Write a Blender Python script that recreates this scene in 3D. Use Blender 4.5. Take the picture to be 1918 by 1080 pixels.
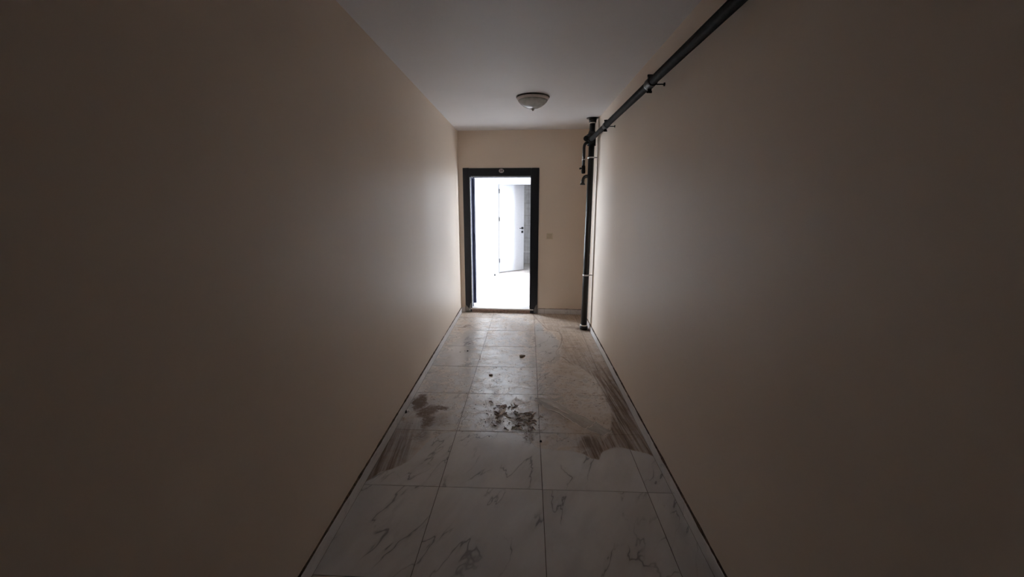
import bpy, bmesh, math, random
from mathutils import Vector, Matrix, noise as mnoise

S = bpy.context.scene
COL = S.collection
for o in list(bpy.data.objects):
    bpy.data.objects.remove(o)

# ------------------------------------------------------------------ camera, world, exposure
F_PX, PITCH, YAW, ROLL, CAM_H = 771.25, 0.20505, -0.02934, -0.00139, 1.6165
fw = Vector((math.sin(YAW) * math.cos(PITCH), math.cos(YAW) * math.cos(PITCH), -math.sin(PITCH)))
rt = Vector((math.cos(YAW), -math.sin(YAW), 0))
dn = fw.cross(rt)
r2 = math.cos(ROLL) * rt + math.sin(ROLL) * dn
d2 = -math.sin(ROLL) * rt + math.cos(ROLL) * dn
cd = bpy.data.cameras.new('camera')
cam = bpy.data.objects.new('camera', cd)
COL.objects.link(cam)
cd.sensor_width = 36.0
cd.lens = F_PX / 1918 * 36.0
cd.clip_start = 0.02
m3 = Matrix((r2, -d2, -fw)).transposed()
cam.matrix_world = Matrix.Translation((0, 0, CAM_H)) @ m3.to_4x4()
S.camera = cam

w = bpy.data.worlds.new('overcast_sky')
S.world = w
w.use_nodes = True
bg = w.node_tree.nodes['Background']
bg.inputs['Color'].default_value = (0.80, 0.89, 1.0, 1)
bg.inputs['Strength'].default_value = 11.0

S.view_settings.view_transform = 'Standard'
S.view_settings.look = 'None'
S.view_settings.gamma = 1.0
S.view_settings.use_curve_mapping = False
S.view_settings.exposure = 2.15
S.cycles.max_bounces = 14
S.cycles.diffuse_bounces = 10
S.cycles.glossy_bounces = 5
S.cycles.transmission_bounces = 8
S.cycles.transparent_max_bounces = 12
S.cycles.caustics_reflective = False
S.cycles.caustics_refractive = False
S.cycles.sample_clamp_indirect = 6.0
S.cycles.use_denoising = True


def portal(name, loc, rot, sx, sy):
    """sampling portal over a window opening: it emits nothing, it only tells Cycles where the sky comes in"""
    l = bpy.data.lights.new(name, 'AREA')
    l.shape = 'RECTANGLE'
    l.size, l.size_y = sx, sy
    l.cycles.is_portal = True
    o = bpy.data.objects.new(name, l)
    COL.objects.link(o)
    o.location = loc
    o.rotation_euler = rot
    return o


# ------------------------------------------------------------------ room measures
XL, XR, HC = -0.941, 0.866, 2.596
AE, YE = -0.0587, 5.976            # end wall: y = YE + AE * x
AT, OX, OY = -0.00991, -0.4844, 2.0986   # tile grid
HZ = 0.05                          # floor level of the flat behind the door
HXL, HXR = -1.75, 2.4              # hall of the flat
HYE = 12.0
HH = 2.62
BX, BY0, BY1 = 0.62, 8.95, 10.66   # bathroom block
ANG = math.atan(AE)
DX0 = -0.342
DM = Matrix.Translation((DX0, YE + AE * DX0, 0)) @ Matrix.Rotation(ANG, 4, 'Z')   # door frame: x along the wall, y into the flat


# ------------------------------------------------------------------ shader helpers
class V:
    def __init__(s, nt, sock):
        s.nt, s.s = nt, sock

    def _m(s, op, b=None, c=None):
        n = s.nt.nodes.new('ShaderNodeMath')
        n.operation = op
        s.nt.links.new(s.s, n.inputs[0])
        for i, q in ((1, b), (2, c)):
            if q is None:
                continue
            if isinstance(q, V):
                s.nt.links.new(q.s, n.inputs[i])
            else:
                n.inputs[i].default_value = q
        return V(s.nt, n.outputs[0])

    def __add__(s, b): return s._m('ADD', b)
    def __sub__(s, b): return s._m('SUBTRACT', b)
    def __mul__(s, b): return s._m('MULTIPLY', b)
    def __truediv__(s, b): return s._m('DIVIDE', b)
    def max(s, b): return s._m('MAXIMUM', b)
    def min(s, b): return s._m('MINIMUM', b)
    def abs(s): return s._m('ABSOLUTE')
    def pow(s, b): return s._m('POWER', b)
    def inv(s): return (s * -1.0) + 1.0

    def sm(s, a, b, lo=0.0, hi=1.0):
        n = s.nt.nodes.new('ShaderNodeMapRange')
        n.interpolation_type = 'SMOOTHSTEP'
        s.nt.links.new(s.s, n.inputs['Value'])
        if a > b:
            a, b, lo, hi = b, a, hi, lo
        n.inputs['From Min'].default_value = a
        n.inputs['From Max'].default_value = b
        n.inputs['To Min'].default_value = lo
        n.inputs['To Max'].default_value = hi
        return V(s.nt, n.outputs['Result'])


class Mat:
    def __init__(s, name):
        s.m = bpy.data.materials.new(name)
        s.m.use_nodes = True
        s.nt = s.m.node_tree
        s.b = s.nt.nodes['Principled BSDF']
        s._pos = None

    def pos(s):
        if s._pos is None:
            g = s.nt.nodes.new('ShaderNodeNewGeometry')
            x = s.nt.nodes.new('ShaderNodeSeparateXYZ')
            s.nt.links.new(g.outputs['Position'], x.inputs[0])
            s._pos = [V(s.nt, x.outputs[i]) for i in range(3)]
        return s._pos

    def rnd(s):
        n = s.nt.nodes.new('ShaderNodeObjectInfo')
        return V(s.nt, n.outputs['Random'])

    def vec(s, x, y, z):
        n = s.nt.nodes.new('ShaderNodeCombineXYZ')
        for i, q in enumerate((x, y, z)):
            if isinstance(q, V):
                s.nt.links.new(q.s, n.inputs[i])
            else:
                n.inputs[i].default_value = q
        return n.outputs[0]

    def noise(s, vec, scale=1.0, detail=3.0, rough=0.5, dist=0.0):
        n = s.nt.nodes.new('ShaderNodeTexNoise')
        s.nt.links.new(vec, n.inputs['Vector'])
        n.inputs['Scale'].default_value = scale
        n.inputs['Detail'].default_value = detail
        n.inputs['Roughness'].default_value = rough
        n.inputs['Distortion'].default_value = dist
        return V(s.nt, n.outputs['Fac'])

    def curve(s, v, x0, x1, y0, y1, pts):
        """piecewise function through pts, as a Float Curve node"""
        t = (v - x0) / (x1 - x0)
        n = s.nt.nodes.new('ShaderNodeFloatCurve')
        c = n.mapping.curves[0]
        q = [((a - x0) / (x1 - x0), (b - y0) / (y1 - y0)) for a, b in pts]
        while len(c.points) < len(q):
            c.points.new(0.5, 0.5)
        for p, (a, b) in zip(c.points, q):
            p.location = (a, b)
            p.handle_type = 'AUTO_CLAMPED'
        n.mapping.update()
        s.nt.links.new(t.s, n.inputs['Value'])
        return V(s.nt, n.outputs[0]) * (y1 - y0) + y0

    def mix(s, f, a, b):
        n = s.nt.nodes.new('ShaderNodeMix')
        n.data_type = 'RGBA'
        if isinstance(f, V):
            s.nt.links.new(f.s, n.inputs[0])
        else:
            n.inputs[0].default_value = f
        for i, q in ((6, a), (7, b)):
            if isinstance(q, tuple):
                n.inputs[i].default_value = (*q, 1)
            else:
                s.nt.links.new(q, n.inputs[i])
        return n.outputs[2]

    def set(s, key, q):
        if isinstance(q, V):
            s.nt.links.new(q.s, s.b.inputs[key])
        elif isinstance(q, tuple):
            s.b.inputs[key].default_value = (*q, 1)
        elif isinstance(q, (int, float)):
            s.b.inputs[key].default_value = q
        else:
            s.nt.links.new(q, s.b.inputs[key])
        return s

    def bump(s, h, strength=0.3, dist=0.01):
        n = s.nt.nodes.new('ShaderNodeBump')
        n.inputs['Strength'].default_value = strength
        n.inputs['Distance'].default_value = dist
        s.nt.links.new(h.s, n.inputs['Height'])
        s.nt.links.new(n.outputs[0], s.b.inputs['Normal'])
        return s


def plain(name, col, rough=0.5, metal=0.0, var=0.12, scale=30.0, bump=0.0, **kw):
    M = Mat(name)
    x, y, z = M.pos()
    n = M.noise(M.vec(x, y, z), scale, 4, 0.55)
    dark = tuple(c * (1 - var) for c in col)
    lite = tuple(min(1, c * (1 + var)) for c in col)
    M.set('Base Color', M.mix(n.sm(0.3, 0.7), dark, lite)).set('Roughness', rough).set('Metallic', metal)
    if bump:
        M.bump(n, bump, 0.004)
    for k, q in kw.items():
        M.set(k, q)
    return M.m


def wall_paint(name, a, b, rough=0.75, spec=0.25):
    M = Mat(name)
    x, y, z = M.pos()
    n = M.noise(M.vec(x, y, z), 1.3, 4, 0.6)
    f = M.noise(M.vec(x, y, z), 160, 2, 0.6)
    M.set('Base Color', M.mix(n.sm(0.3, 0.7), a, b)).set('Roughness', rough)
    M.set('Specular IOR Level', spec)
    M.bump(f, 0.08, 0.002)
    return M.m


def marble_nodes(M, px, py, pz, amount=1.0, k=1.0):
    """pale marble print: cloudy grey ground and diagonal broken veins"""
    r = M.rnd()
    # turn the veins about 35 degrees off the corridor's axis
    ca, sa = math.cos(0.40), math.sin(0.40)
    u = px * ca - py * sa + r * 37.0
    v = px * sa + py * ca + r * 11.0
    base = M.noise(M.vec(u * 1.6, v * 0.7, pz), 2.2, 5, 0.6, 0.3)
    vn = M.noise(M.vec(u * 2.3, v * 0.7, pz), 2.0, 4, 0.55, 0.25)
    thin = (vn - 0.5).abs().sm(0.0, 0.012).inv()
    brk = M.noise(M.vec(u * 2.2, v * 1.3, pz + 5.0), 1.9, 2, 0.5).sm(0.44, 0.60)
    wide = (vn - 0.5).abs().sm(0.0, 0.05).inv() * 0.22
    vein = ((thin + wide) * brk * amount).min(1.0)
    ground = M.mix(base.sm(0.32, 0.68), (0.57 * k, 0.555 * k, 0.55 * k), (0.69 * k, 0.675 * k, 0.67 * k))
    return M.mix(vein * 0.72, ground, (0.17, 0.165, 0.17))


# ------------------------------------------------------------------ materials
mat = {}
mat['cream'] = wall_paint('cream_wall_paint', (0.77, 0.665, 0.565), (0.795, 0.69, 0.585), 0.5, 0.36)
mat['ceil'] = wall_paint('white_ceiling_paint', (0.70, 0.69, 0.70), (0.73, 0.72, 0.73), 0.6, 0.25)
mat['white'] = wall_paint('white_wall_paint', (0.66, 0.655, 0.65), (0.70, 0.695, 0.69))
mat['greywall'] = wall_paint('pale_grey_wall_paint', (0.42, 0.42, 0.425), (0.45, 0.45, 0.455))  # hall wall colour lowered so it throws less light down the corridor
mat['grout'] = plain('dirty_grout', (0.10, 0.075, 0.06), 0.9)
mat['black_pipe'] = plain('black_pipe_plastic', (0.010, 0.0095, 0.010), 0.42, 0, 0.3, 12)
mat['rough_iron'] = plain('worn_dark_iron', (0.010, 0.0095, 0.009), 0.65, 0.0, 0.8, 26, 0.3, **{'Specular IOR Level': 0.10})
mat['steel'] = plain('galvanised_steel', (0.62, 0.62, 0.62), 0.38, 0.7, 0.15)
mat['casing'] = plain('anthracite_door_steel', (0.013, 0.015, 0.021), 0.45, 0, 0.12, 40, **{'Specular IOR Level': 0.35})
mat['leaf'] = plain('dark_blue_door_edge', (0.012, 0.013, 0.030), 0.7, **{'Specular IOR Level': 0.12})
mat['gasket'] = plain('pale_rubber_gasket', (0.62, 0.62, 0.66), 0.45)  # stands in for hall light glinting on the door frame
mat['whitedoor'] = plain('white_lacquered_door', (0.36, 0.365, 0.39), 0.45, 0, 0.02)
mat['switch'] = plain('ivory_switch_plastic', (0.66, 0.57, 0.43), 0.35, 0, 0.04)
mat['switch_dark'] = plain('ivory_switch_rocker', (0.58, 0.49, 0.36), 0.35, 0, 0.04)
mat['threshold_top'] = plain('pale_marble_threshold', (0.60, 0.57, 0.54), 0.3, 0, 0.1, 14)
mat['threshold_front'] = plain('dirty_threshold_front', (0.30, 0.20, 0.16), 0.6, 0, 0.35, 40)
mat['halltile'] = plain('pale_hall_floor', (0.78, 0.77, 0.76), 0.35, 0, 0.04, 4)
mat['bathtile'] = plain('grey_bathroom_tile', (0.60, 0.60, 0.61), 0.3, 0, 0.12, 9)
mat['bathborder'] = plain('pale_bathroom_border', (0.78, 0.78, 0.79), 0.3, 0, 0.1, 9)
mat['bathfloor'] = plain('grey_brown_bathroom_floor', (0.52, 0.48, 0.45), 0.35, 0, 0.2, 12)
mat['mud'] = plain('dried_brown_mud', (0.36, 0.25, 0.175), 0.55, 0, 0.5, 70, 0.4)
mat['pale_scrap'] = plain('pale_plaster_scrap', (0.78, 0.72, 0.66), 0.25, 0, 0.12, 60, 0.2)
mat['pebble'] = plain('dark_grit', (0.05, 0.035, 0.03), 0.7, 0, 0.3, 60)
mat['mortar'] = plain('brown_mortar', (0.30, 0.225, 0.175), 0.8, 0, 0.3, 50, 0.4)
mat['dirt_line'] = plain('brown_dust_line', (0.085, 0.052, 0.034), 0.95, 0, 0.6, 60)
mat['lamp_rim'] = plain('bronze_lamp_rim', (0.03, 0.025, 0.022), 0.4, 0.3)
mat['lamp_ring'] = plain('frosted_glass_border', (0.74, 0.69, 0.68), 0.35, 0, 0.05)
mat['plate'] = plain('white_enamel_plate', (0.66, 0.60, 0.61), 0.3, 0, 0.03)
mat['plate_ink'] = plain('dark_plate_ink', (0.03, 0.012, 0.02), 0.4)
mat['bulb'] = plain('opal_bulb', (0.35, 0.34, 0.33), 0.3)


def glass_mat():
    M = Mat('ribbed_grey_glass')
    x, y, z = M.pos()
    n = M.noise(M.vec(x, y, z), 22, 3)
    M.set('Base Color', M.mix(n.sm(0.35, 0.65), (0.60, 0.63, 0.62), (0.76, 0.79, 0.79))).set('Roughness', 0.26)
    M.set('Transmission Weight', 0.35).set('IOR', 1.45)
    return M.m


mat['lamp_glass'] = glass_mat()


def film_mat(name, opac):
    M = Mat(name)
    nt = M.nt
    x, y, z = M.pos()
    n = M.noise(M.vec(x, y, z), 45, 3)
    M.set('Base Color', M.mix(n.sm(0.3, 0.7), (0.78, 0.72, 0.66), (0.92, 0.89, 0.86))).set('Roughness', 0.15)
    M.set('Specular IOR Level', 1.0)
    tr = nt.nodes.new('ShaderNodeBsdfTransparent')
    tr.inputs[0].default_value = (0.99, 0.985, 0.98, 1)
    mx = nt.nodes.new('ShaderNodeMixShader')
    mx.inputs[0].default_value = opac
    out = nt.nodes['Material Output']
    nt.links.new(tr.outputs[0], mx.inputs[1])
    tl = nt.nodes.new('ShaderNodeBsdfTranslucent')
    tl.inputs[0].default_value = (0.95, 0.92, 0.88, 1)
    m2 = nt.nodes.new('ShaderNodeMixShader')
    m2.inputs[0].default_value = 0.5
    nt.links.new(M.b.outputs[0], m2.inputs[1])
    nt.links.new(tl.outputs[0], m2.inputs[2])
    nt.links.new(m2.outputs[0], mx.inputs[2])
    nt.links.new(mx.outputs[0], out.inputs['Surface'])
    return M.m


mat['film'] = film_mat('clear_plastic_film', 0.46)
mat['film_edge'] = film_mat('rolled_plastic_film', 0.9)



def skirting_mat():
    M = Mat('marble_skirting')
    x, y, z = M.pos()
    c = marble_nodes(M, x + z, y, z * 3.0, 0.4, 1.15)
    d = M.noise(M.vec(x, y, z * 3.0), 9, 4, 0.6)
    M.set('Base Color', M.mix(d.sm(0.58, 0.85) * 0.4, c, (0.36, 0.28, 0.22))).set('Roughness', 0.28)
    return M.m


mat['skirting'] = skirting_mat()


def tile_mat():
    M = Mat('dirty_marble_tile')
    x, y, z = M.pos()
    marble = marble_nodes(M, x, y, z)
    n_lo = M.noise(M.vec(x, y, 0.0), 3.0, 4, 0.6)
    n_md = M.noise(M.vec(x, y, 0.0), 11.0, 5, 0.65, 0.4)
    n_hi = M.noise(M.vec(x, y, 0.0), 38.0, 5, 0.7, 0.6)
    wx = x + (n_md - 0.5) * 0.05
    wy = y + (n_lo - 0.5) * 0.05
    # wiping marks: streaks along the corridor, a little slanted
    st = M.noise(M.vec(x * 46.0 + y * 4.0, y * 1.7, 0.0), 1.0, 4, 0.62, 0.35)
    st2 = M.noise(M.vec(x * 15.0 + y * 1.2, y * 1.1, 3.0), 1.0, 3, 0.6, 0.3)
    # front edge of the dirt, as left by the mop
    yb = M.curve(x, -1.0, 1.0, 2.0, 3.0, [(-0.96, 2.08), (-0.914, 2.135), (-0.868, 2.206), (-0.805, 2.244), (-0.735, 2.316),
                                          (-0.69, 2.43), (-0.62, 2.60), (-0.5, 2.68), (-0.2, 2.69), (0.02, 2.62), (0.10, 2.50),
                                          (0.182, 2.478), (0.288, 2.469), (0.39, 2.442), (0.451, 2.387), (0.487, 2.377),
                                          (0.515, 2.44), (0.574, 2.49), (0.651, 2.517), (0.733, 2.489), (0.811, 2.456), (0.88, 2.40)])
    front = (y - yb + (n_hi - 0.5) * 0.03).sm(0.0, 0.022)
    # left limit of the brown strip beside the right wall
    xb = M.curve(y, 2.0, 6.2, 0.0, 1.0, [(2.1, 0.40), (2.4, 0.36), (2.52, 0.46), (2.8, 0.64), (3.06, 0.685), (3.3, 0.68), (3.6, 0.66), (3.87, 0.58),
                                         (4.0, 0.50), (4.19, 0.42), (4.28, 0.36), (4.49, 0.41), (4.735, 0.46), (4.88, 0.472),
                                         (5.07, 0.45), (5.16, 0.32), (5.32, 0.27), (5.6, 0.2), (6.0, 0.12)])
    side = (wx * 0.35 + x * 0.65 - xb)
    right = side.sm(0.0, 0.03)
    ridge = (side.abs().sm(0.0, 0.022).inv()) * y.sm(3.9, 4.1) * 0.45
    nearr = y.sm(4.2, 3.4)
    rb = right * front * ((st.sm(0.36, 0.66) * 0.62 + st2.sm(0.35, 0.65) * 0.25 + 0.16) * (nearr * 0.68 + 0.29))
    rb2 = (x - 0.72).sm(-0.16, 0.1) * (y - 2.42).sm(0.55, 0.0) * front * 0.55 * st.sm(0.25, 0.6)
    # brown triangle by the left skirting
    lt = (x + 0.62).sm(0.0, -0.22) * front * (y - 2.12).sm(1.0, 0.3) * (st.sm(0.3, 0.7) * 0.45 + st2.sm(0.35, 0.7) * 0.3 + 0.2)

    def blob(cx, cy, rx, ry, soft=0.45, wob=1.0):
        dx = (x + (n_md - 0.5) * (0.16 * wob) + (n_hi - 0.5) * (0.05 * wob) - cx) / rx
        dy = (y + (n_lo - 0.5) * (0.20 * wob) + (n_hi - 0.5) * (0.07 * wob) - cy) / ry
        return (dx * dx + dy * dy).pow(0.5).sm(1.0 + soft, 1.0 - soft)

    spl = blob(-0.855, 3.13, 0.055, 0.14, 0.3) * 0.9
    for a in ((-0.76, 2.98, 0.075, 0.10, 0.4), (-0.725, 2.82, 0.06, 0.13, 0.45), (-0.67, 3.03, 0.08, 0.028, 0.35)):
        spl = spl.max(blob(*a) * 0.8)
    spl = spl.max(blob(-0.66, 2.83, 0.11, 0.14, 0.6) * 0.4).max(blob(-0.72, 2.64, 0.06, 0.13, 0.6) * 0.45)
    spl = spl * n_hi.sm(0.22, 0.55, 0.55, 1.0)
    scr = (blob(0.045, 2.68, 0.032, 0.10, 0.5, 0.6) * st.sm(0.3, 0.6, 0.35, 1.0)).max(blob(-0.20, 2.87, 0.05, 0.13, 0.7) * 0.45)
    scr = scr.max(blob(0.0, 2.88, 0.09, 0.10, 0.7) * 0.5).max(blob(0.16, 2.8, 0.08, 0.2, 0.8) * 0.3) * n_hi.sm(0.35, 0.62, 0.25, 1.0)
    scr = scr.max(blob(0.47, 2.55, 0.10, 0.10, 0.6) * st.sm(0.35, 0.65, 0.3, 0.9) * front)
    far = blob(-0.78, 5.28, 0.13, 0.07, 0.6).max(blob(-0.82, 5.62, 0.10, 0.12, 0.7) * 0.8) * n_md.sm(0.4, 0.62) * 0.6
    far = far.max(blob(0.03, 5.62, 0.16, 0.05, 0.7) * n_md.sm(0.42, 0.62) * 0.5)
    far = far.max(blob(0.64, 5.25, 0.16, 0.06, 0.8) * 0.5).max(blob(0.79, 5.2, 0.10, 0.10, 0.6) * 0.8)
    # light dust over everything beyond the mop edge, with specks and scuffs
    clean = blob(0.28, 4.55, 0.15, 0.50, 0.35, 0.5).max(blob(0.2, 5.1, 0.06, 0.35, 0.4, 0.5)).max(blob(-0.68, 4.4, 0.12, 0.6, 0.6))
    dust = front * (n_lo.sm(0.35, 0.7) * 0.28 + n_md.sm(0.42, 0.68) * 0.42 + y.sm(3.4, 5.2) * 0.22 + x.sm(0.05, 0.5) * 0.30) * clean.inv()
    specks = n_hi.sm(0.57, 0.64) * n_md.sm(0.44, 0.58) * (y.sm(2.4, 2.8)) * 0.75 * clean.inv()
    mud = rb.max(lt).max(spl).max(scr).max(far).max(ridge).max(rb2).min(0.95)
    sw = M.noise(M.vec(x * 1.3, y, 2.0), 4.5, 4, 0.6, 1.6)
    scuff = (sw - 0.5).abs().sm(0.0, 0.03).inv() * n_md.sm(0.42, 0.62) * y.sm(2.6, 2.9) * clean.inv() * 0.6
    c = M.mix((dust * 1.35).min(0.85), marble, (0.52, 0.405, 0.305))
    c = M.mix(scuff, c, (0.22, 0.155, 0.11))
    c = M.mix(specks, c, (0.15, 0.105, 0.075))
    c = M.mix((mud * 1.2).min(0.96), c, (0.15, 0.092, 0.058))
    M.set('Base Color', c)
    M.set('Roughness', (dust * 0.25 + mud * 0.5 + n_md.sm(0.3, 0.7) * 0.05 + 0.17).min(0.8))
    M.set('Specular IOR Level', 0.5)
    M.bump(mud * n_hi * 1.5 + dust * n_hi * 1.2 + scuff * 0.6 + n_lo * 0.3, 0.45, 0.006)
    return M.m


mat['tile'] = tile_mat()


# ------------------------------------------------------------------ mesh helpers
def box(bm, x0, x1, y0, y1, z0, z1, M=None):
    vs = [bm.verts.new((x, y, z)) for z in (z0, z1) for x, y in ((x0, y0), (x1, y0), (x1, y1), (x0, y1))]
    if M is not None:
        for v in vs:
            v.co = M @ v.co
    for f in ((3, 2, 1, 0), (4, 5, 6, 7), (0, 1, 5, 4), (1, 2, 6, 5), (2, 3, 7, 6), (3, 0, 4, 7)):
        bm.faces.new([vs[i] for i in f])
    return vs


def prism(bm, pts, z0, z1, M=None):
    a = [bm.verts.new((p[0], p[1], z0)) for p in pts]
    b = [bm.verts.new((p[0], p[1], z1)) for p in pts]
    if M is not None:
        for v in a + b:
            v.co = M @ v.co
    n = len(pts)
    bm.faces.new(a[::-1])
    bm.faces.new(b)
    for i in range(n):
        bm.faces.new((a[i], a[(i + 1) % n], b[(i + 1) % n], b[i]))


def tube(bm, path, r, seg=16, cap=True):
    """tube along a polyline; r is a number or one radius per point"""
    P = [Vector(p) for p in path]
    R = r if isinstance(r, (list, tuple)) else [r] * len(P)
    rings = []
    up = None
    for i, p in enumerate(P):
        t = (P[min(i + 1, len(P) - 1)] - P[max(i - 1, 0)]).normalized()
        if up is None:
            up = Vector((0, 0, 1)) if abs(t.z) < 0.9 else Vector((1, 0, 0))
        a = t.cross(up).normalized()
        b = a.cross(t).normalized()
        up = b
        rings.append([bm.verts.new(p + R[i] * (math.cos(k * 2 * math.pi / seg) * a + math.sin(k * 2 * math.pi / seg) * b)) for k in range(seg)])
    for A, B in zip(rings, rings[1:]):
        for k in range(seg):
            f = bm.faces.new((A[k], A[(k + 1) % seg], B[(k + 1) % seg], B[k]))
            f.smooth = True
    if cap:
        bm.faces.new(rings[0][::-1])
        bm.faces.new(rings[-1])


def arc(p0, p1, p2, n=6):
    """points of a rounded corner"""
    a, b, c = Vector(p0), Vector(p1), Vector(p2)
    return [tuple((1 - t) ** 2 * a + 2 * t * (1 - t) * b + t * t * c) for t in [i / n for i in range(n + 1)]]


def lathe(bm, prof, c, seg=40):
    """profile of (r, z) turned about the vertical through c"""
    rings = []
    for r, z in prof:
        if r < 1e-5:
            rings.append([bm.verts.new((c[0], c[1], z))])
        else:
            rings.append([bm.verts.new((c[0] + r * math.cos(k * 2 * math.pi / seg), c[1] + r * math.sin(k * 2 * math.pi / seg), z)) for k in range(seg)])
    for A, B in zip(rings, rings[1:]):
        for k in range(seg):
            k2 = (k + 1) % seg
            q = [A[k % len(A)], A[k2 % len(A)], B[k2 % len(B)], B[k % len(B)]]
            u = []
            for v in q:
                if v not in u:
                    u.append(v)
            if len(u) > 2:
                bm.faces.new(u).smooth = True
    for R, ccw in ((rings[0], True), (rings[-1], False)):
        if len(R) > 2:
            bm.faces.new(R if not ccw else R[::-1])


def mk(name, bm, m, parent=None, bevel=0.0):
    """link a bmesh given in world coordinates as ONE object with its origin in its middle"""
    bmesh.ops.recalc_face_normals(bm, faces=bm.faces)
    if bevel:
        bmesh.ops.bevel(bm, geom=list(bm.edges), offset=bevel, segments=2, affect='EDGES', clamp_overlap=True)
    lo = Vector([min(v.co[i] for v in bm.verts) for i in range(3)])
    hi = Vector([max(v.co[i] for v in bm.verts) for i in range(3)])
    c = (lo + hi) / 2
    for v in bm.verts:
        v.co -= c
    me = bpy.data.meshes.new(name)
    bm.to_mesh(me)
    bm.free()
    me.materials.append(m)
    o = bpy.data.objects.new(name, me)
    COL.objects.link(o)
    o.location = c
    if parent is not None:
        o.parent = parent
        base = Vector(parent.location)
        p = parent.parent
        while p is not None:      # locations below are kept in world space
            base = base * 1.0
            p = None
        o.matrix_parent_inverse = Matrix.Translation(-Vector(parent['_w']))
    o['_w'] = tuple(c)
    return o


def struct(name, bm, m):
    o = mk(name, bm, m)
    o['kind'] = 'structure'
    return o


def thing(name, loc, label, cat, group=None):
    o = bpy.data.objects.new(name, None)
    COL.objects.link(o)
    o.empty_display_size = 0.05
    o.location = loc
    o['_w'] = tuple(loc)
    o['label'], o['category'] = label, cat
    if group:
        o['group'] = group
    return o


def tag(o, label, cat, group=None):
    o['label'], o['category'] = label, cat
    if group:
        o['group'] = group
    return o


def part(name, parent, m, fn, bevel=0.0, label=None):
    bm = bmesh.new()
    fn(bm)
    o = mk(name, bm, m, parent, bevel)
    if label:
        o['label'] = label
    return o


def boxes(*a):
    return lambda bm: [box(bm, *q) for q in a]


def wally(x):
    return YE + AE * x


# ------------------------------------------------------------------ corridor shell
YB = 0.12                                  # the corridor ends at a wide unseen landing, added to thin returning light
LX0, LX1, LY0 = -3.6, 3.2, -4.6
fl_pts = [(LX0, LY0), (LX1, LY0), (LX1, YB), (XR + 0.15, YB), (XR + 0.15, wally(XR + 0.15) + 0.1), (XL - 0.15, wally(XL - 0.15) + 0.1), (XL - 0.15, YB), (LX0, YB)]
bm = bmesh.new()
prism(bm, fl_pts, -0.15, -0.0028)
floor = struct('floor', bm, mat['grout'])
bm = bmesh.new()
prism(bm, fl_pts, HC, HC + 0.15)
struct('ceiling', bm, mat['ceil'])
bm = bmesh.new()
box(bm, XL - 0.15, XL, YB, wally(XL) + 0.1, 0, HC)
box(bm, LX0, XL - 0.15, YB, YB + 0.15, 0, HC)
struct('wall_left', bm, mat['cream'])
bm = bmesh.new()
box(bm, XR, XR + 0.15, YB, wally(XR) + 0.1, 0, HC)
box(bm, XR + 0.15, LX1, YB, YB + 0.15, 0, HC)
struct('wall_right', bm, mat['cream'])
bm = bmesh.new()
box(bm, LX0 - 0.15, LX1 + 0.15, LY0 - 0.15, LY0, -0.15, HC + 0.15)
box(bm, LX0 - 0.15, LX0, LY0, YB + 0.15, -0.15, HC + 0.15)
box(bm, LX1, LX1 + 0.15, LY0, YB + 0.15, -0.15, HC + 0.15)
struct('wall_back', bm, mat['cream'])

# end wall with the door opening (door frame coordinates)
DL, DR, DT = -0.450, 0.450, 2.005        # opening in the wall
WT = 0.21
lw = lambda x: (x - DX0) / math.cos(ANG)
bm = bmesh.new()
box(bm, lw(HXL - 0.15), DL, 0, WT, 0, 2.75, DM)
box(bm, DR, lw(HXR + 0.15), 0, WT, 0, 2.75, DM)
box(bm, DL, DR, 0, WT, DT, 2.75, DM)
struct('wall_end', bm, mat['cream'])


# ------------------------------------------------------------------ floor tiles
def clip(poly, n, d):
    out = []
    for i in range(len(poly)):
        a, b = poly[i], poly[(i + 1) % len(poly)]
        da, db = n[0] * a[0] + n[1] * a[1] - d, n[0] * b[0] + n[1] * b[1] - d
        if da <= 0:
            out.append(a)
        if da * db < 0:
            t = da / (da - db)
            out.append((a[0] + t * (b[0] - a[0]), a[1] + t * (b[1] - a[1])))
    return out


ca, sa = math.cos(AT), math.sin(AT)
rng = random.Random(5)
for iv in range(-3, 8):
    for iu in range(-1, 3):
        u0, v0, g = iu * 0.6, iv * 0.6, 0.0016
        q = [(OX + ca * u - sa * v, OY + sa * u + ca * v) for u, v in
             ((u0 + g, v0 + g), (u0 + 0.6 - g, v0 + g), (u0 + 0.6 - g, v0 + 0.6 - g), (u0 + g, v0 + 0.6 - g))]
        q = clip(q, (-1, 0), -(XL + 0.014))
        q = clip(q, (1, 0), XR - 0.014)
        q = clip(q, (-AE, 1), YE - 0.012)
        q = clip(q, (0, -1), -YB)
        if len(q) < 3:
            continue
        ar = 0.5 * abs(sum(q[i][0] * q[(i + 1) % len(q)][1] - q[(i + 1) % len(q)][0] * q[i][1] for i in range(len(q))))
        if ar < 0.004:
            continue
        cx = sum(p[0] for p in q) / len(q)
        cy = sum(p[1] for p in q) / len(q)
        bm = bmesh.new()
        top = rng.uniform(-0.0004, 0.0)
        lo = [bm.verts.new((p[0], p[1], -0.008)) for p in q]
        md = [bm.verts.new((p[0], p[1], top - 0.0008)) for p in q]
        hi = [bm.verts.new((p[0] + (cx - p[0]) * 0.003, p[1] + (cy - p[1]) * 0.003, top)) for p in q]
        n = len(q)
        bm.faces.new(hi)
        for A, B in ((lo, md), (md, hi)):
            for i in range(n):
                bm.faces.new((A[i], A[(i + 1) % n], B[(i + 1) % n], B[i]))
        mk('tile', bm, mat['tile'], floor)

# ------------------------------------------------------------------ skirting
ZB, TB = 0.07, 0.012


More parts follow.
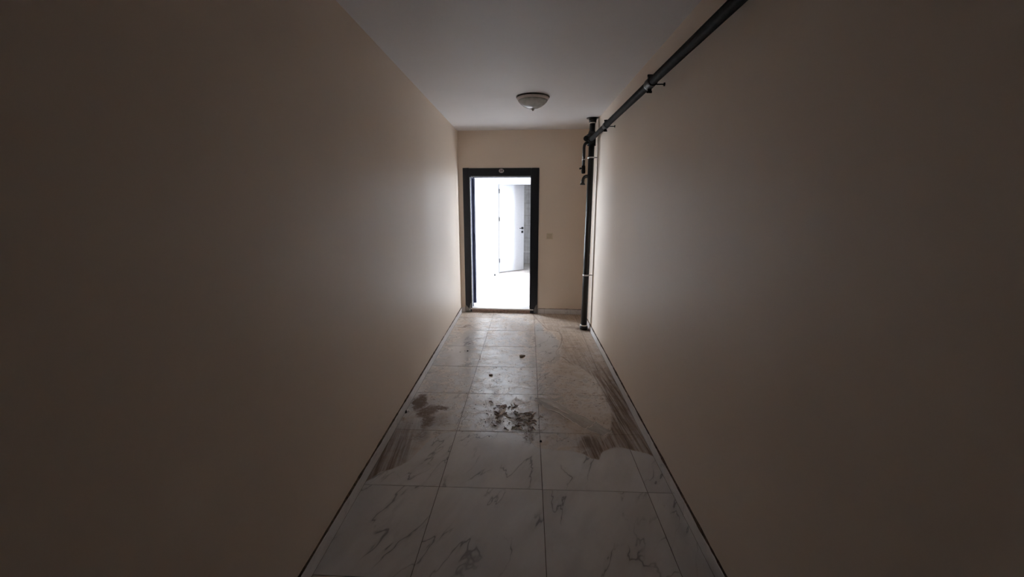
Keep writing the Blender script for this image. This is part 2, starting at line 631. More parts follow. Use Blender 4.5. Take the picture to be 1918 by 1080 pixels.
def dirt_strip(parent, p0, p1, nrm, seed):
    """dust caught on the top edge of the skirting, uneven along its length"""
    r = random.Random(seed)
    a, b, nrm = Vector(p0), Vector(p1), Vector(nrm)
    n = max(4, int((b - a).length / 0.03))
    bm = bmesh.new()
    prev = None
    for i in range(n + 1):
        p = a + (b - a) * (i / n)
        k = mnoise.noise((p.x * 6 + seed, p.y * 6, 0.3)) * 0.5 + 0.5
        k2 = r.random()
        d = 0.004 + 0.006 * k + 0.003 * k2
        h = 0.0015 + 0.005 * k * k + 0.002 * k2
        ring = [bm.verts.new(p + Vector((0, 0, 0.0002))), bm.verts.new(p + nrm * d), bm.verts.new(p + nrm * d * 0.6 + Vector((0, 0, h))), bm.verts.new(p + Vector((0, 0, h * 1.8)))]
        if prev:
            for j in range(4):
                bm.faces.new((prev[j], prev[(j + 1) % 4], ring[(j + 1) % 4], ring[j]))
        else:
            bm.faces.new(ring[::-1])
        prev = ring
    bm.faces.new(prev)
    o = mk('dust_line', bm, mat['dirt_line'], parent)
    o['kind'] = 'stuff'


def skirting(name, pieces, parent_box):
    bm = bmesh.new()
    box(bm, *parent_box[0], parent_box[1]) if parent_box[1] is not None else box(bm, *parent_box[0])
    root = struct(name, bm, mat['grout'])
    for b, M in pieces:
        part('skirting_tile', root, mat['skirting'], lambda bm: box(bm, *b, M), bevel=0.0012)
    return root


rs = random.Random(2)
pcs = []
y = 0.12
while y < wally(XL) - 0.03:
    y1 = min(y + 0.6, wally(XL) - 0.004)
    pcs.append(((XL + 0.001, XL + TB + rs.uniform(-0.0008, 0.0008), y + 0.001, y1 - 0.001, -0.002, ZB + rs.uniform(-0.0012, 0.0012)), None))
    y += 0.6
base_left = skirting('baseboard_left', pcs, ((XL, XL + 0.006, YB, wally(XL), 0, ZB - 0.004), None))
pcs = []
y = 0.12
while y < wally(XR) - 0.03:
    y1 = min(y + 0.6, wally(XR) - 0.004)
    pcs.append(((XR - TB + rs.uniform(-0.0008, 0.0008), XR - 0.001, y + 0.001, y1 - 0.001, -0.002, ZB + rs.uniform(-0.0012, 0.0012)), None))
    y += 0.6
base_right = skirting('baseboard_right', pcs, ((XR - 0.006, XR, YB, wally(XR), 0, ZB - 0.004), None))
pcs = []
for a, b in ((0.214, 0.31), (0.31, 0.69), (0.69, 0.851)):
    pcs.append(((lw(a) + 0.001, lw(b) - 0.001, -TB, -0.001, -0.002, ZB + rs.uniform(-0.001, 0.001)), DM))
pcs.append(((lw(-0.927), lw(-0.888), -TB, -0.001, -0.002, ZB), DM))
base_end = skirting('baseboard_end', pcs, ((lw(0.212), lw(0.86), -0.006, 0, 0, ZB - 0.004), DM))
dirt_strip(base_left, (XL, 0.2, ZB), (XL, 5.98, ZB), (1, 0, 0), 3)
dirt_strip(base_right, (XR, 0.2, ZB), (XR, 5.90, ZB), (-1, 0, 0), 8)
dirt_strip(base_end, tuple(DM @ Vector((lw(0.215), 0, ZB))), tuple(DM @ Vector((lw(0.85), 0, ZB))), (0, -0.5, 0), 14)

# ------------------------------------------------------------------ entrance door frame (door_1)
door1 = thing('door_1', tuple(DM @ Vector((0, 0, 0))), 'anthracite steel entrance door frame with its leaf swung open at the corridor end', 'door')
del door1['label'], door1['category']
door1['kind'] = 'structure'
OL, OR, OT = lw(-0.876), lw(0.205), 2.093      # outer edge of the casing
IL, IR, IT = lw(-0.782), lw(0.094), 1.985      # inner edge
part('jamb_casing', door1, mat['casing'], boxes((OL, IL, -0.018, 0.0, 0.004, OT + 0.004, DM)), 0.003)
part('jamb_casing', door1, mat['casing'], boxes((IR, OR, -0.018, 0.0, 0.0, OT, DM)), 0.003)
part('head_casing', door1, mat['casing'], boxes((IL + 0.0005, IR - 0.0005, -0.017, 0.0, IT, OT, DM)), 0.003)
# jamb lining through the wall, with a rebate
part('jamb_lining', door1, mat['leaf'], boxes((DL - 0.0, IL + 0.006, 0.0, 0.13, 0.006, DT, DM)), 0.001)
part('jamb_lining', door1, mat['leaf'], boxes((IR - 0.006, DR, 0.0, 0.13, 0.066, DT, DM), (IR - 0.016, DR, 0.13, WT, 0.066, DT, DM)))
part('head_lining', door1, mat['leaf'], boxes((IL + 0.006, IR - 0.006, 0.0, WT, IT - 0.012, DT, DM)))
# pale strips put in for light glinting on the frame edges
part('door_seal', door1, mat['gasket'], boxes((IL - 0.0005, IL + 0.011, -0.006, 0.012, 0.07, IT - 0.012, DM)))
part('door_seal', door1, mat['gasket'], boxes((IR - 0.0085, IR - 0.0055, 0.004, 0.018, 0.07, IT - 0.012, DM)))
part('door_seal', door1, mat['gasket'], boxes((IL + 0.02, IR - 0.01, -0.004, 0.004, IT - 0.009, IT - 0.0005, DM)))
# threshold
part('threshold', door1, mat['threshold_top'], boxes((IL - 0.022, IR + 0.052, -0.020, WT + 0.02, 0.046, 0.064, DM)), 0.002)
part('threshold_front', door1, mat['threshold_front'], boxes((IL - 0.018, IR + 0.048, -0.012, WT, -0.001, 0.026, DM), (IL - 0.018, IR + 0.048, -0.014, WT, 0.029, 0.0455, DM)), 0.001)
# the leaf, swung into the flat past the line of sight
leaf_m = DM @ Matrix.Translation((IL + 0.010, WT + 0.03, 0)) @ Matrix.Rotation(math.radians(52), 4, 'Z')
leaf = part('door_leaf', door1, mat['leaf'], boxes((0.0, 0.028, 0.0, 0.86, 0.078, 1.975, leaf_m), (-0.022, 0.0, 0.012, 0.85, 0.078, 1.965, leaf_m)))
for zz in (0.30, 1.05, 1.75):
    def hinge(bm, zz=zz):
        c = leaf_m @ Vector((-0.004, -0.012, zz))
        tube(bm, [c, c + Vector((0, 0, 0.11))], 0.007, 10)
    part('hinge', leaf, mat['leaf'], hinge)
# number plate on the head of the casing
pc = DM @ Vector((lw(-0.326), -0.018, 2.054))


def plate(bm, rx, rz, y0, y1, n=28):
    ax = DM.to_3x3() @ Vector((1, 0, 0))
    ay = DM.to_3x3() @ Vector((0, 1, 0))
    A = [bm.verts.new(pc + ax * rx * math.cos(k * 2 * math.pi / n) + Vector((0, 0, rz * math.sin(k * 2 * math.pi / n))) + ay * y0) for k in range(n)]
    B = [bm.verts.new(v.co + ay * (y1 - y0)) for v in A]
    bm.faces.new(A)
    bm.faces.new(B[::-1])
    for k in range(n):
        bm.faces.new((A[k], A[(k + 1) % n], B[(k + 1) % n], B[k]))


pl = part('number_plate', door1, mat['plate'], lambda bm: plate(bm, 0.036, 0.028, -0.005, 0.0), label='white oval enamel plate with the number 14')
fc = bpy.data.curves.new('number', 'FONT')
fc.body = '14'
fc.size = 0.043
fc.extrude = 0.0012
fc.offset = 0.0012
fc.align_x, fc.align_y = 'CENTER', 'CENTER'
tmp = bpy.data.objects.new('number', fc)
COL.objects.link(tmp)
dg = bpy.context.evaluated_depsgraph_get()
me = bpy.data.meshes.new_from_object(tmp.evaluated_get(dg))
bpy.data.objects.remove(tmp)
bm = bmesh.new()
bm.from_mesh(me)
TM = Matrix.Translation(pc + DM.to_3x3() @ Vector((0, -0.0055, 0))) @ Matrix.Rotation(ANG, 4, 'Z') @ Matrix.Rotation(math.pi / 2, 4, 'X')
for v in bm.verts:
    v.co = TM @ v.co
mk('number', bm, mat['plate_ink'], pl)


# shreds of protective film left at the feet of the casing
def shred(bm, pts, seed, thick=0.0015):
    r = random.Random(seed)
    A, B = [], []
    for p, q in pts:
        n = 6
        row = []
        for i in range(n + 1):
            t = i / n
            v = Vector(p).lerp(Vector(q), t)
            v.y -= 0.004 + 0.020 * r.random() * (0.3 + math.sin(t * math.pi))
            row.append(bm.verts.new(DM @ v))
        A.append(row)
    for a, b in zip(A, A[1:]):
        for i in range(len(a) - 1):
            bm.faces.new((a[i], a[i + 1], b[i + 1], b[i])).smooth = True
    bmesh.ops.solidify(bm, geom=list(bm.faces), thickness=thick)


part('film_shred', door1, mat['film'], lambda bm: shred(bm, [((OL - 0.003, -0.02, 0.012), (OL + 0.085, -0.02, 0.006)), ((OL - 0.004, -0.02, 0.045), (OL + 0.08, -0.02, 0.03)),
     ((OL - 0.002, -0.02, 0.085), (OL + 0.06, -0.02, 0.055)), ((OL + 0.004, -0.02, 0.125), (OL + 0.03, -0.02, 0.09))], 4), label='torn clear film at the foot of the casing')
part('film_shred', door1, mat['film'], lambda bm: shred(bm, [((IL - 0.04, -0.02, 0.03), (IL - 0.015, -0.02, 0.03)), ((IL - 0.03, -0.02, 0.08), (IL - 0.01, -0.02, 0.085)), ((IL - 0.014, -0.02, 0.14), (IL - 0.006, -0.02, 0.145))], 7))
part('film_shred', door1, mat['film'], lambda bm: shred(bm, [((OR - 0.055, -0.02, 0.012), (OR - 0.004, -0.02, 0.006)), ((OR - 0.05, -0.02, 0.06), (OR - 0.006, -0.02, 0.07)), ((OR - 0.03, -0.02, 0.12), (OR - 0.004, -0.02, 0.15))], 9))

# ------------------------------------------------------------------ the flat behind the door
yh = lambda x: wally(x) + WT * 0.5
bm = bmesh.new()
prism(bm, [(HXL - 0.15, yh(HXL)), (HXR + 0.15, yh(HXR)), (HXR + 0.15, HYE + 0.15), (HXL - 0.15, HYE + 0.15)], -0.1, HZ)
struct('floor_hall', bm, mat['halltile'])
bm = bmesh.new()
prism(bm, [(HXL - 0.15, yh(HXL)), (HXR + 0.15, yh(HXR)), (HXR + 0.15, HYE + 0.15), (HXL - 0.15, HYE + 0.15)], HH, HH + 0.12)
struct('ceiling_hall', bm, mat['white'])
# wall with the bathroom door
BL, BR, BT = -0.56, 0.24, 1.998
BT0 = 0.18
bm = bmesh.new()
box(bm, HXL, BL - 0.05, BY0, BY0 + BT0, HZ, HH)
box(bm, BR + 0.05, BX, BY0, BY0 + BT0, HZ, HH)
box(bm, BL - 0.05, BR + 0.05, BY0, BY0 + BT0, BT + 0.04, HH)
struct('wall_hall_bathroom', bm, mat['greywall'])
bm = bmesh.new()
box(bm, BX, BX + 0.12, BY0, HYE, HZ, HH)
struct('wall_hall_block', bm, mat['white'])
bm = bmesh.new()
box(bm, BX, HXR + 0.15, HYE, HYE + 0.15, HZ, HH)
struct('wall_hall_far', bm, mat['white'])
# unseen windows in the flat's side walls, placed for the light they send in
WINS = [('right', HXR, 1, HYE + 0.15, [(6.25, 7.2, 0.15, 2.5), (11.0, 11.5, 0.12, 2.5)]),
        ('left', HXL, -1, BY1 + 0.15, [(6.95, 7.9, 0.45, 2.45)])]  # left opening added to brighten the corridor's right and end walls
nwin = 0
for side, X0, sg, yend, wins in WINS:
    xa, xb_ = sorted((X0, X0 + sg * 0.15))
    bm = bmesh.new()
    ys = [wally(X0) + 0.1] + [q for wv in wins for q in wv[:2]] + [yend]
    for a, b in zip(ys[::2], ys[1::2]):
        box(bm, xa, xb_, a, b, HZ, HH)
    for y0, y1, z0, z1 in wins:
        box(bm, xa, xb_, y0, y1, HZ, z0)
        box(bm, xa, xb_, y0, y1, z1, HH)
    struct('wall_hall_' + side, bm, mat['white'])
    for y0, y1, z0, z1 in wins:
        nwin += 1
        f = 0.04
        xc, xd = sorted((X0 + sg * 0.05, X0 + sg * 0.11))
        bm = bmesh.new()
        box(bm, xc, xd, y0, y0 + f, z0, z1)
        box(bm, xc, xd, y1 - f, y1, z0, z1)
        box(bm, xc, xd, y0 + f, y1 - f, z0, z0 + f)
        box(bm, xc, xd, y0 + f, y1 - f, z1 - f, z1)
        struct('window_%d' % nwin, bm, mat['whitedoor'])
        portal('window_portal', (X0 + sg * 0.13, (y0 + y1) / 2, (z0 + z1) / 2), (0, sg * math.radians(90), 0), z1 - z0, y1 - y0)
bm = bmesh.new()
box(bm, HXL, BL - 0.055, BY0 - 0.012, BY0, HZ, HZ + 0.07)
struct('baseboard_hall', bm, mat['whitedoor'])

# bathroom: tiled far wall, side walls, floor
bm = bmesh.new()
box(bm, HXL, BX, BY1, BY1 + 0.15, HZ, HH)
wb = struct('wall_bathroom', bm, mat['grout'])
zs = [0.07, 0.345, 0.405, 0.731, 1.04, 1.30, 1.612, 1.935, 2.245, 2.55]
for k, (z0, z1) in enumerate(zip(zs, zs[1:])):
    for j in range(3):
        x0 = -0.9 + j * 0.5
        part('tile', wb, mat['bathborder'] if k == 1 else mat['bathtile'],
             boxes((x0 + 0.002, x0 + 0.498, BY1 - 0.009 - 0.001 * ((j + k) % 2), BY1 + 0.0, z0 + 0.002, z1 - 0.002)), 0.001)
bm = bmesh.new()
box(bm, HXL, BX, BY0 + BT0 - 0.02, BY1, HZ, 0.07)
struct('floor_bathroom', bm, mat['bathfloor'])

# bathroom door (door_2)
door2 = thing('door_2', (BL, BY0, HZ), '', '')
del door2['label'], door2['category']
door2['kind'] = 'structure'
part('door_frame', door2, mat['whitedoor'], boxes((BL - 0.05, BL, BY0 - 0.008, BY0 + BT0 + 0.004, HZ, BT + 0.04), (BR, BR + 0.05, BY0 - 0.008, BY0 + BT0 + 0.004, HZ, BT + 0.04),
     (BL, BR, BY0 - 0.008, BY0 + BT0 + 0.004, BT, BT + 0.04)))
part('door_sill', door2, mat['threshold_top'], boxes((BL, BR, BY0 + 0.01, BY0 + BT0 - 0.02, HZ, 0.066)))
lm2 = Matrix.Translation((BL + 0.006, BY0 + BT0 + 0.012, 0)) @ Matrix.Rotation(math.radians(38.5), 4, 'Z')
leaf2 = part('door_leaf', door2, mat['whitedoor'], boxes((0.0, 0.70, 0.0, 0.04, 0.085, BT + 0.008, lm2)), 0.002)


def rose(bm, lx, lz, r, t):
    c = lm2 @ Vector((lx, 0, lz))
    d = lm2.to_3x3() @ Vector((0, -1, 0))
    tube(bm, [c, c + d * t], r, 18)


def lever(bm):
    d = lm2.to_3x3()
    c = lm2 @ Vector((0.645, -0.01, 1.05))
    tube(bm, [c, c + d @ Vector((0, -0.035, 0)), c + d @ Vector((-0.02, -0.042, 0)), c + d @ Vector((-0.11, -0.042, 0))], 0.008, 10)


h = part('door_handle', leaf2, mat['rough_iron'], lambda bm: (rose(bm, 0.645, 1.05, 0.026, 0.01), lever(bm)))
part('keyhole_rose', leaf2, mat['rough_iron'], lambda bm: rose(bm, 0.645, 0.963, 0.026, 0.01))
for zz in (1.862, 1.265, 0.351):
    part('hinge', door2, mat['rough_iron'], lambda bm, zz=zz: tube(bm, [(BL + 0.016, BY0 + BT0 - 0.012, zz - 0.045), (BL + 0.016, BY0 + BT0 - 0.012, zz + 0.045)], 0.008, 10))
ds = thing('door_stop', (-0.64, BY0 - 0.05, HZ), 'small dark door stop on the pale floor beside the white inner door', 'door stop')
part('stop_body', ds, mat['rough_iron'], lambda bm: lathe(bm, [(0.018, HZ), (0.018, HZ + 0.012), (0.012, HZ + 0.016), (0.012, HZ + 0.035), (0.0, HZ + 0.037)], (-0.64, BY0 - 0.05), 16))

# ------------------------------------------------------------------ light switch
sw = thing('light_switch', tuple(DM @ Vector((lw(0.365), 0, 1.15))), 'ivory light switch on the cream end wall right of the dark door frame', 'switch')
sx, sz = lw(0.365), 1.149
part('switch_plate', sw, mat['switch'], boxes((sx - 0.046, sx + 0.046, -0.009, 0, sz - 0.043, sz + 0.043, DM)), 0.003)
rk = DM @ Matrix.Translation((sx - 0.004, -0.009, sz - 0.003)) @ Matrix.Rotation(math.radians(5), 4, 'X')
part('rocker', sw, mat['switch_dark'], boxes((-0.034, 0.034, -0.007, 0.004, -0.032, 0.032, rk)), 0.002)

# ------------------------------------------------------------------ ceiling lamp
LC = (0.072, 4.175)
lamp = thing('ceiling_lamp', (LC[0], LC[1], HC), 'round glass bowl ceiling lamp, unlit, with a dark rim and finial', 'lamp')
part('lamp_rim', lamp, mat['lamp_rim'], lambda bm: lathe(bm, [(0.150, HC), (0.158, HC - 0.003), (0.158, HC - 0.009), (0.150, HC - 0.012), (0.02, HC - 0.011)], LC, 48))
bowl = part('glass_bowl', lamp, mat['lamp_glass'], lambda bm: lathe(bm, [(0.140, HC - 0.034), (0.135, HC - 0.045), (0.117, HC - 0.064), (0.089, HC - 0.084), (0.056, HC - 0.099), (0.028, HC - 0.106), (0.012, HC - 0.107),
     (0.012, HC - 0.103), (0.028, HC - 0.102), (0.055, HC - 0.095), (0.086, HC - 0.080), (0.113, HC - 0.061), (0.131, HC - 0.043), (0.136, HC - 0.034)], LC, 48))
part('bowl_border', bowl, mat['lamp_ring'], lambda bm: lathe(bm, [(0.149, HC - 0.012), (0.152, HC - 0.016), (0.150, HC - 0.026), (0.1405, HC - 0.0342), (0.134, HC - 0.0342), (0.142, HC - 0.022), (0.142, HC - 0.012)], LC, 48),
     label='pale frosted border of the bowl')
part('finial', lamp, mat['steel'], lambda bm: lathe(bm, [(0.006, HC - 0.100), (0.018, HC - 0.107), (0.019, HC - 0.112), (0.010, HC - 0.116), (0.011, HC - 0.122), (0.006, HC - 0.128), (0.0, HC - 0.129)], LC, 20))
for dx in (-0.06, 0.06):
    part('bulb', lamp, mat['bulb'], lambda bm, dx=dx: tube(bm, [(LC[0] + dx * 0.3, LC[1], HC - 0.035), (LC[0] + dx * 0.6, LC[1], HC - 0.037), (LC[0] + dx * 0.8, LC[1], HC - 0.038), (LC[0] + dx * 1.3, LC[1], HC - 0.04), (LC[0] + dx * 1.5, LC[1], HC - 0.04)], [0.014, 0.015, 0.022, 0.020, 0.006], 14))

# ------------------------------------------------------------------ upright drain stack in the right corner
PX, PY, PR = 0.790, 5.185, 0.0375
st = thing('drain_stack', (PX, PY, 0), 'thick black upright drain pipe from floor to ceiling in the right corner', 'pipe')
part('pipe', st, mat['black_pipe'], lambda bm: tube(bm, [(PX - 0.006, PY, 0.0), (PX, PY, 1.0), (PX + 0.008, PY, HC)], [0.0395, 0.0385, 0.0335], 28))
part('floor_collar', st, mat['black_pipe'], lambda bm: lathe(bm, [(0.040, 0.002), (0.050, 0.002), (0.051, 0.045), (0.048, 0.052), (0.040, 0.052)], (PX - 0.006, PY), 28))
part('sealing_ring', st, mat['pale_scrap'], lambda bm: lathe(bm, [(0.038, 0.053), (0.045, 0.053), (0.045, 0.064), (0.038, 0.066)], (PX - 0.006, PY), 28))
part('ceiling_plate', st, mat['black_pipe'], lambda bm: lathe(bm, [(0.034, HC - 0.006), (0.070, HC - 0.006), (0.070, HC), (0.034, HC)], (PX + 0.004, PY), 28))
part('ceiling_collar', st, mat['black_pipe'], lambda bm: lathe(bm, [(0.034, HC - 0.052), (0.043, HC - 0.052), (0.046, HC - 0.0065), (0.034, HC - 0.0065)], (PX + 0.008, PY), 28))
part('sealing_ring', st, mat['pale_scrap'], lambda bm: lathe(bm, [(0.034, HC - 0.062), (0.040, HC - 0.062), (0.040, HC - 0.053), (0.034, HC - 0.053)], (PX + 0.008, PY), 28))
# branch fitting
tee = part('branch_fitting', st, mat['black_pipe'], lambda bm: (
    lathe(bm, [(0.036, 2.292), (0.047, 2.292), (0.049, 2.31), (0.049, 2.385), (0.044, 2.43), (0.034, 2.455)], (PX + 0.005, PY), 28),
    tube(bm, [(PX, PY - 0.01, 2.40), (PX - 0.02, PY - 0.015, 2.385), (PX - 0.045, PY - 0.02, 2.37)], [0.040, 0.040, 0.037], 20),
    tube(bm, [(PX - 0.01, PY, 2.348), (PX - 0.01, PY - 0.085, 2.348)], [0.040, 0.037], 20)))
part('seam_ring', tee, mat['rough_iron'], lambda bm: lathe(bm, [(0.040, 2.284), (0.050, 2.284), (0.050, 2.291), (0.040, 2.291)], (PX + 0.004, PY), 28))
part('end_cap', tee, mat['rough_iron'], lambda bm: tube(bm, [(PX - 0.040, PY - 0.015, 2.366), (PX - 0.060, PY - 0.03, 2.361), (PX - 0.068, PY - 0.045, 2.359), (PX - 0.071, PY - 0.062, 2.358), (PX - 0.072, PY - 0.066, 2.358)], [0.028, 0.030, 0.031, 0.031, 0.024], 20))
# thin drop pipe with its valve
dp = part('drop_pipe', st, mat['black_pipe'], lambda bm: tube(bm, [(PX - 0.02, PY - 0.03, 2.318)] + arc((PX - 0.05, PY - 0.03, 2.315), (PX - 0.083, PY - 0.03, 2.312), (PX - 0.085, PY - 0.02, 2.262)) + [(PX - 0.084, PY - 0.02, 2.05)], 0.0175, 16))
part('clamp_ring', dp, mat['steel'], lambda bm: lathe(bm, [(0.017, 2.118), (0.0215, 2.118), (0.0215, 2.131), (0.017, 2.131)], (PX - 0.084, PY - 0.02), 20), label='bright steel clamp ring')
part('valve', dp, mat['rough_iron'], lambda bm: (lathe(bm, [(0.016, 2.055), (0.021, 2.052), (0.023, 2.035), (0.023, 2.005), (0.024, 1.998), (0.024, 1.975), (0.018, 1.962), (0.0, 1.960)], (PX - 0.084, PY - 0.02), 20),
     tube(bm, [(PX - 0.10, PY - 0.02, 2.022), (PX - 0.112, PY - 0.02, 2.022), (PX - 0.118, PY - 0.02, 2.025), (PX - 0.130, PY - 0.02, 2.014)], [0.009, 0.009, 0.011, 0.010], 12)))
el = part('outlet_elbow', st, mat['black_pipe'], lambda bm: tube(bm, [(PX - 0.01, PY - 0.01, 1.935)] + arc((PX - 0.035, PY - 0.01, 1.932), (PX - 0.085, PY - 0.01, 1.93), (PX - 0.086, PY - 0.01, 1.872), 8) + [(PX - 0.087, PY - 0.01, 1.852)], 0.0195, 18))
part('elbow_mouth', el, mat['black_pipe'], lambda bm: lathe(bm, [(0.018, 1.857), (0.022, 1.853), (0.031, 1.838), (0.032, 1.830), (0.022, 1.830)], (PX - 0.087, PY - 0.01), 22))
for zc, ox in ((2.148, 0.006), (0.719, -0.002)):
    cl = part('pipe_clamp', st, mat['steel'], lambda bm: lathe(bm, [(0.0375, zc - 0.009), (0.0435, zc - 0.009), (0.0435, zc + 0.009), (0.0375, zc + 0.009)], (PX + ox, PY), 28), label='bright steel clamp band')
    part('wall_rod', cl, mat['rough_iron'], lambda bm: tube(bm, [(PX + ox + 0.040, PY, zc), (XR, PY, zc)], 0.004, 8))

# ------------------------------------------------------------------ long pipe along the right wall
QX, QZ, QR = 0.780, 2.348, 0.0262
wp = thing('wall_pipe', (QX, 2.0, QZ), 'long dark iron pipe running along the right wall below the ceiling', 'pipe')
part('pipe', wp, mat['rough_iron'], lambda bm: tube(bm, [(QX, LY0, QZ), (QX, 0.5, QZ), (QX, 3.0, QZ + 0.001), (QX, 5.105, QZ)], QR, 24))
for yc in (2.80, 4.235, 0.75):
    sl = part('pipe_clamp', wp, mat['black_pipe'], lambda bm: (
        tube(bm, [(QX, yc - 0.062, QZ), (QX, yc - 0.050, QZ), (QX, yc + 0.028, QZ), (QX, yc + 0.030, QZ)], [0.0275, 0.0315, 0.0325, 0.0275], 24),
        box(bm, QX - 0.012, QX + 0.012, yc + 0.008, yc + 0.030, QZ - 0.045, QZ + 0.045)))
    part('clamp_bolt', sl, mat['rough_iron'], lambda bm: tube(bm, [(QX - 0.016, yc + 0.015, QZ + 0.048), (QX + 0.016, yc + 0.015, QZ + 0.048)], 0.0065, 10))
    part('clamp_bolt', sl, mat['rough_iron'], lambda bm: tube(bm, [(QX - 0.016, yc + 0.015, QZ - 0.048), (QX + 0.016, yc + 0.015, QZ - 0.048)], 0.0065, 10))
    part('wall_rod', sl, mat['rough_iron'], lambda bm: (tube(bm, [(QX + 0.02, yc - 0.01, QZ - 0.010), (XR - 0.004, yc - 0.01, QZ - 0.010)], 0.0038, 8), tube(bm, [(XR - 0.006, yc - 0.01, QZ - 0.010), (XR, yc - 0.01, QZ - 0.010)], 0.011, 12)))
    part('pale_ring', wp, mat['steel'], lambda bm: tube(bm, [(QX, yc + 0.034, QZ), (QX, yc + 0.048, QZ)], 0.0285, 24), label='pale metal ring beside the clamp')

# ------------------------------------------------------------------ things on the floor
# strip of clear film
bm = bmesh.new()
A0, A1 = Vector((0.10, 3.165, 0)), Vector((0.575, 2.655, 0))
ax = (A1 - A0).normalized()
nx = Vector((-ax.y, ax.x, 0))
NU, NV = 46, 12
rows = []
for i in range(NU + 1):
    t = i / NU
    wd = 0.014 + 0.046 * min(1.0, t / 0.2) + 0.004 * math.sin(t * 11)
    mid = A0.lerp(A1, t) + nx * (0.016 * min(1, t / .2) + 0.004 * math.sin(t * 6))
    row = []
    for j in range(NV + 1):
        s = j / NV * 2 - 1
        p = mid + nx * (s * wd) + ax * (0.02 * s * (t - 0.4))
        zz = 0.004 + 0.010 * abs(mnoise.noise((p.x * 16, p.y * 16, 1.0))) + 0.020 * max(0, abs(s) - 0.62) / 0.38 * (0.7 + 0.5 * mnoise.noise((t * 7, s, 4)))
        zz += 0.012 * max(0.0, math.sin(s * 7 + t * 5)) ** 4 + 0.012 * max(0.0, math.sin(t * 23 + s * 2.2)) ** 6 * (0.3 if 0.2 < t < 0.8 else 1.0)
        row.append(bm.verts.new((p.x, p.y, zz)))
    rows.append(row)
for a, b in zip(rows, rows[1:]):
    for j in range(NV):
        bm.faces.new((a[j], a[j + 1], b[j + 1], b[j])).smooth = True
edge_paths = []
for j, i0, i1 in ((0, 0, NU), (NV, 3, NU - 4), (NV // 2 + 2, 0, NU // 2)):
    edge_paths.append([tuple(rows[i][j].co + Vector((0, 0, 0.003))) for i in range(i0, i1 + 1, 2)])
edge_paths.append([tuple(rows[NU][j].co + Vector((0, 0, 0.002))) for j in range(NV + 1)])
edge_paths.append([tuple(rows[NU - 9][j].co + Vector((0, 0, 0.004))) for j in range(1, NV)])
# the loose flap folded up at its upper end
fl = []
for i in range(15):
    t = i / 14
    row = []
    for j in range(5):
        s = j / 4
        an = t * 2.6 + 0.2
        row.append(bm.verts.new((0.20 + 0.125 * t + 0.01 * math.sin(an * 3), 3.225 - 0.05 * math.sin(an) + 0.035 * s, 0.004 + 0.014 * math.sin(s * 3.0) + 0.003 * math.sin(t * 9))))
    fl.append(row)
for a, b in zip(fl, fl[1:]):
    for j in range(4):
        bm.faces.new((a[j], a[j + 1], b[j + 1], b[j])).smooth = True
pf = tag(mk('plastic_film', bm, mat['film']), 'crumpled strip of clear plastic film lying across the dusty tiles', 'plastic film')
for ep in edge_paths:  # rolled edges as pale, more opaque tubes that draw the film's highlights
    n = len(ep)
    part('rolled_edge', pf, mat['film_edge'], lambda bm: tube(bm, ep, [0.0012 + 0.0028 * abs(mnoise.noise((k * 0.37, n, 2.0))) + 0.0012 * math.sin(k * 1.9) ** 2 for k in range(n)], 6))


def lump(bm, c, rx, ry, rz, seed, sub=2):
    r = bmesh.ops.create_icosphere(bm, subdivisions=sub, radius=1.0)
    for v in r['verts']:
        k = 1 + 0.28 * mnoise.noise(v.co * 1.7 + Vector((seed * 3.1, 0, 0)))
        v.co = Vector((c[0] + v.co.x * rx * k, c[1] + v.co.y * ry * k, max(0.0, rz * (v.co.z * k + 0.55)) + 0.0003))
    for f in bm.faces:
        f.smooth = True


def floor_lump(name, c, rx, ry, rz, m, seed, label, cat):
    bm = bmesh.new()
    lump(bm, c, rx, ry, rz, seed)
    return tag(mk(name, bm, m), label, cat)


floor_lump('mortar_lump', (-0.013, 4.19), 0.033, 0.036, 0.011, mat['mortar'], 3, 'flat brown mortar lump on the middle tiles, the one nearer the door', 'lump')
floor_lump('mortar_lump', (-0.311, 3.677), 0.020, 0.016, 0.010, mat['mortar'], 8, 'small reddish mortar crumb on the middle tiles in front of the flat lump', 'lump')
floor_lump('pebble', (0.125, 2.576), 0.008, 0.009, 0.008, mat['pebble'], 5, 'tiny dark pebble by the tile joint in front of the plastic film', 'pebble')
floor_lump('pebble', (-0.62, 4.33), 0.010, 0.010, 0.006, mat['pebble'], 11, 'tiny dark pebble on the clean tiles near the left wall', 'pebble')
cs = thing('cable_scrap', (-0.915, 2.955, 0), 'small black and white scrap against the left skirting', 'scrap')
part('dark_end', cs, mat['pebble'], lambda bm: lump(bm, (-0.918, 2.945), 0.008, 0.014, 0.013, 2))
part('white_end', cs, mat['plate'], lambda bm: lump(bm, (-0.905, 2.965), 0.006, 0.010, 0.008, 6))


# curled mud shavings and crumbs
def ribbon(bm, c, ang, length, wid, curl, hgt, r):
    n = 7
    p = Vector((c[0], c[1], 0.002))
    rows = []
    a = ang
    for i in range(n + 1):
        t = i / n
        d = Vector((math.cos(a), math.sin(a), 0))
        q = Vector((-d.y, d.x, 0))
        ww = wid * (0.35 + math.sin(math.pi * (0.08 + 0.84 * t)))
        h = 0.001 + hgt * math.sin(math.pi * t) + r.uniform(0, 0.002)
        A = bm.verts.new(p + q * ww + Vector((0, 0, h)))
        B = bm.verts.new(p + Vector((0, 0, h + wid * 0.6)))
        C = bm.verts.new(p - q * ww + Vector((0, 0, h * 0.6)))
        D = bm.verts.new(p + Vector((0, 0, -0.0015)))
        rows.append((A, B, C, D))
        p = p + d * (length / n)
        a += curl / n
    for x, y2 in zip(rows, rows[1:]):
        for j in range(4):
            bm.faces.new((x[j], x[(j + 1) % 4], y2[(j + 1) % 4], y2[j]))
    bm.faces.new(rows[0])
    bm.faces.new(rows[-1][::-1])


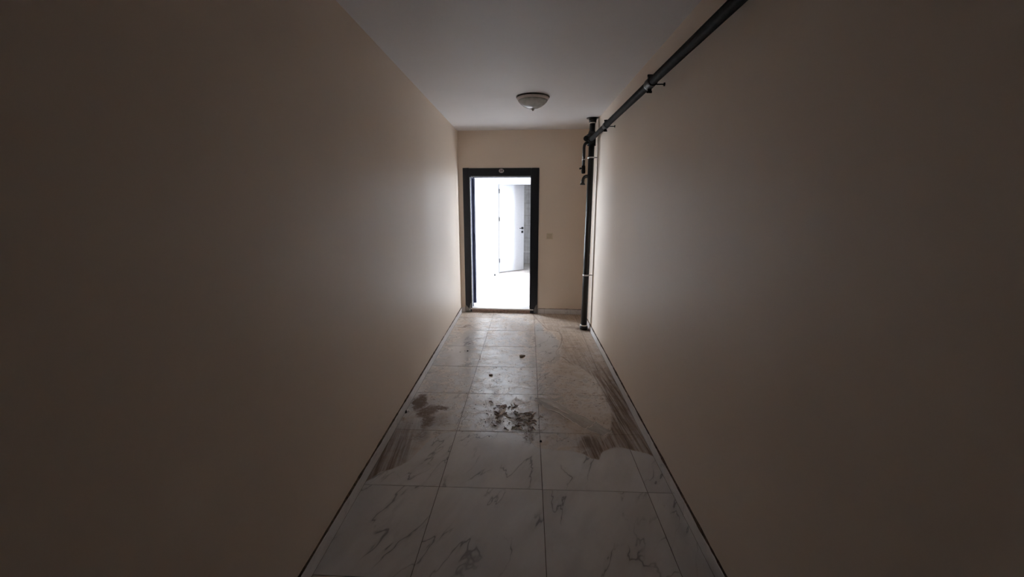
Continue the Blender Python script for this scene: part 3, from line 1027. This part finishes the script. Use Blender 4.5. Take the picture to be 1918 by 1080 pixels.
rr = random.Random(21)
CL = [(-0.215, 2.85, 0.035, 0.06, 4), (-0.17, 2.97, 0.05, 0.05, 5), (-0.215, 3.05, 0.03, 0.05, 3), (-0.105, 3.06, 0.05, 0.03, 5),
      (-0.015, 2.93, 0.06, 0.06, 8), (0.045, 2.88, 0.045, 0.06, 7), (-0.03, 2.80, 0.05, 0.06, 5), (0.055, 2.80, 0.03, 0.06, 5), (-0.06, 2.73, 0.03, 0.03, 3)]
bm = bmesh.new()
for cx, cy, sxx, syy, n in CL:
    for k in range(n):
        ribbon(bm, (rr.gauss(cx, sxx * 0.75), rr.gauss(cy, syy * 0.75)), rr.uniform(0, 6.28), rr.uniform(0.025, 0.075), rr.uniform(0.0016, 0.0038), rr.uniform(-3.4, 3.4), rr.uniform(0.0005, 0.004), rr)
    for k in range(n * 3):
        r0 = rr.uniform(0.0015, 0.0045)
        lump(bm, (rr.gauss(cx, sxx * 1.2), rr.gauss(cy, syy * 1.2)), r0, r0 * rr.uniform(0.7, 1.5), r0 * 0.5, rr.random() * 9, 1)
mud = tag(mk('mud_shavings', bm, mat['mud']), 'heap of curled brown mud shavings and crumbs on the middle tile', 'debris')
mud['kind'] = 'stuff'
bm = bmesh.new()
for cx, cy, sxx, syy, n in CL:
    for k in range(n):
        ribbon(bm, (rr.gauss(cx, sxx * 0.8), rr.gauss(cy, syy * 0.8)), rr.uniform(0, 6.28), rr.uniform(0.02, 0.055), rr.uniform(0.002, 0.004), rr.uniform(-3, 3), rr.uniform(0.003, 0.009), rr)
o = mk('pale_curls', bm, mat['pale_scrap'], mud)
o['kind'] = 'stuff'
o['label'] = 'pale plaster curls among the mud shavings'
bm = bmesh.new()
ribbon(bm, (-0.185, 2.915), 1.05, 0.12, 0.009, 0.35, 0.012, rr)
mk('plaster_peel', bm, mat['pale_scrap'], mud)['label'] = 'widest pale peel'
# grit strewn over the dusty part of the floor
bm = bmesh.new()
for k in range(170):
    x0, y0 = rr.uniform(-0.85, 0.8), 2.55 + 3.2 * rr.random() ** 1.4
    r0 = rr.uniform(0.0015, 0.0042)
    lump(bm, (x0, y0), r0 * rr.uniform(0.8, 2.0), r0, r0 * 0.6, rr.random() * 9, 1)
o = mk('floor_grit', bm, mat['mortar'], floor)
o['label'] = 'scattered specks of grit on the dusty tiles'
o['kind'] = 'stuff'

for o in bpy.data.objects:
    if '_w' in o:
        del o['_w']
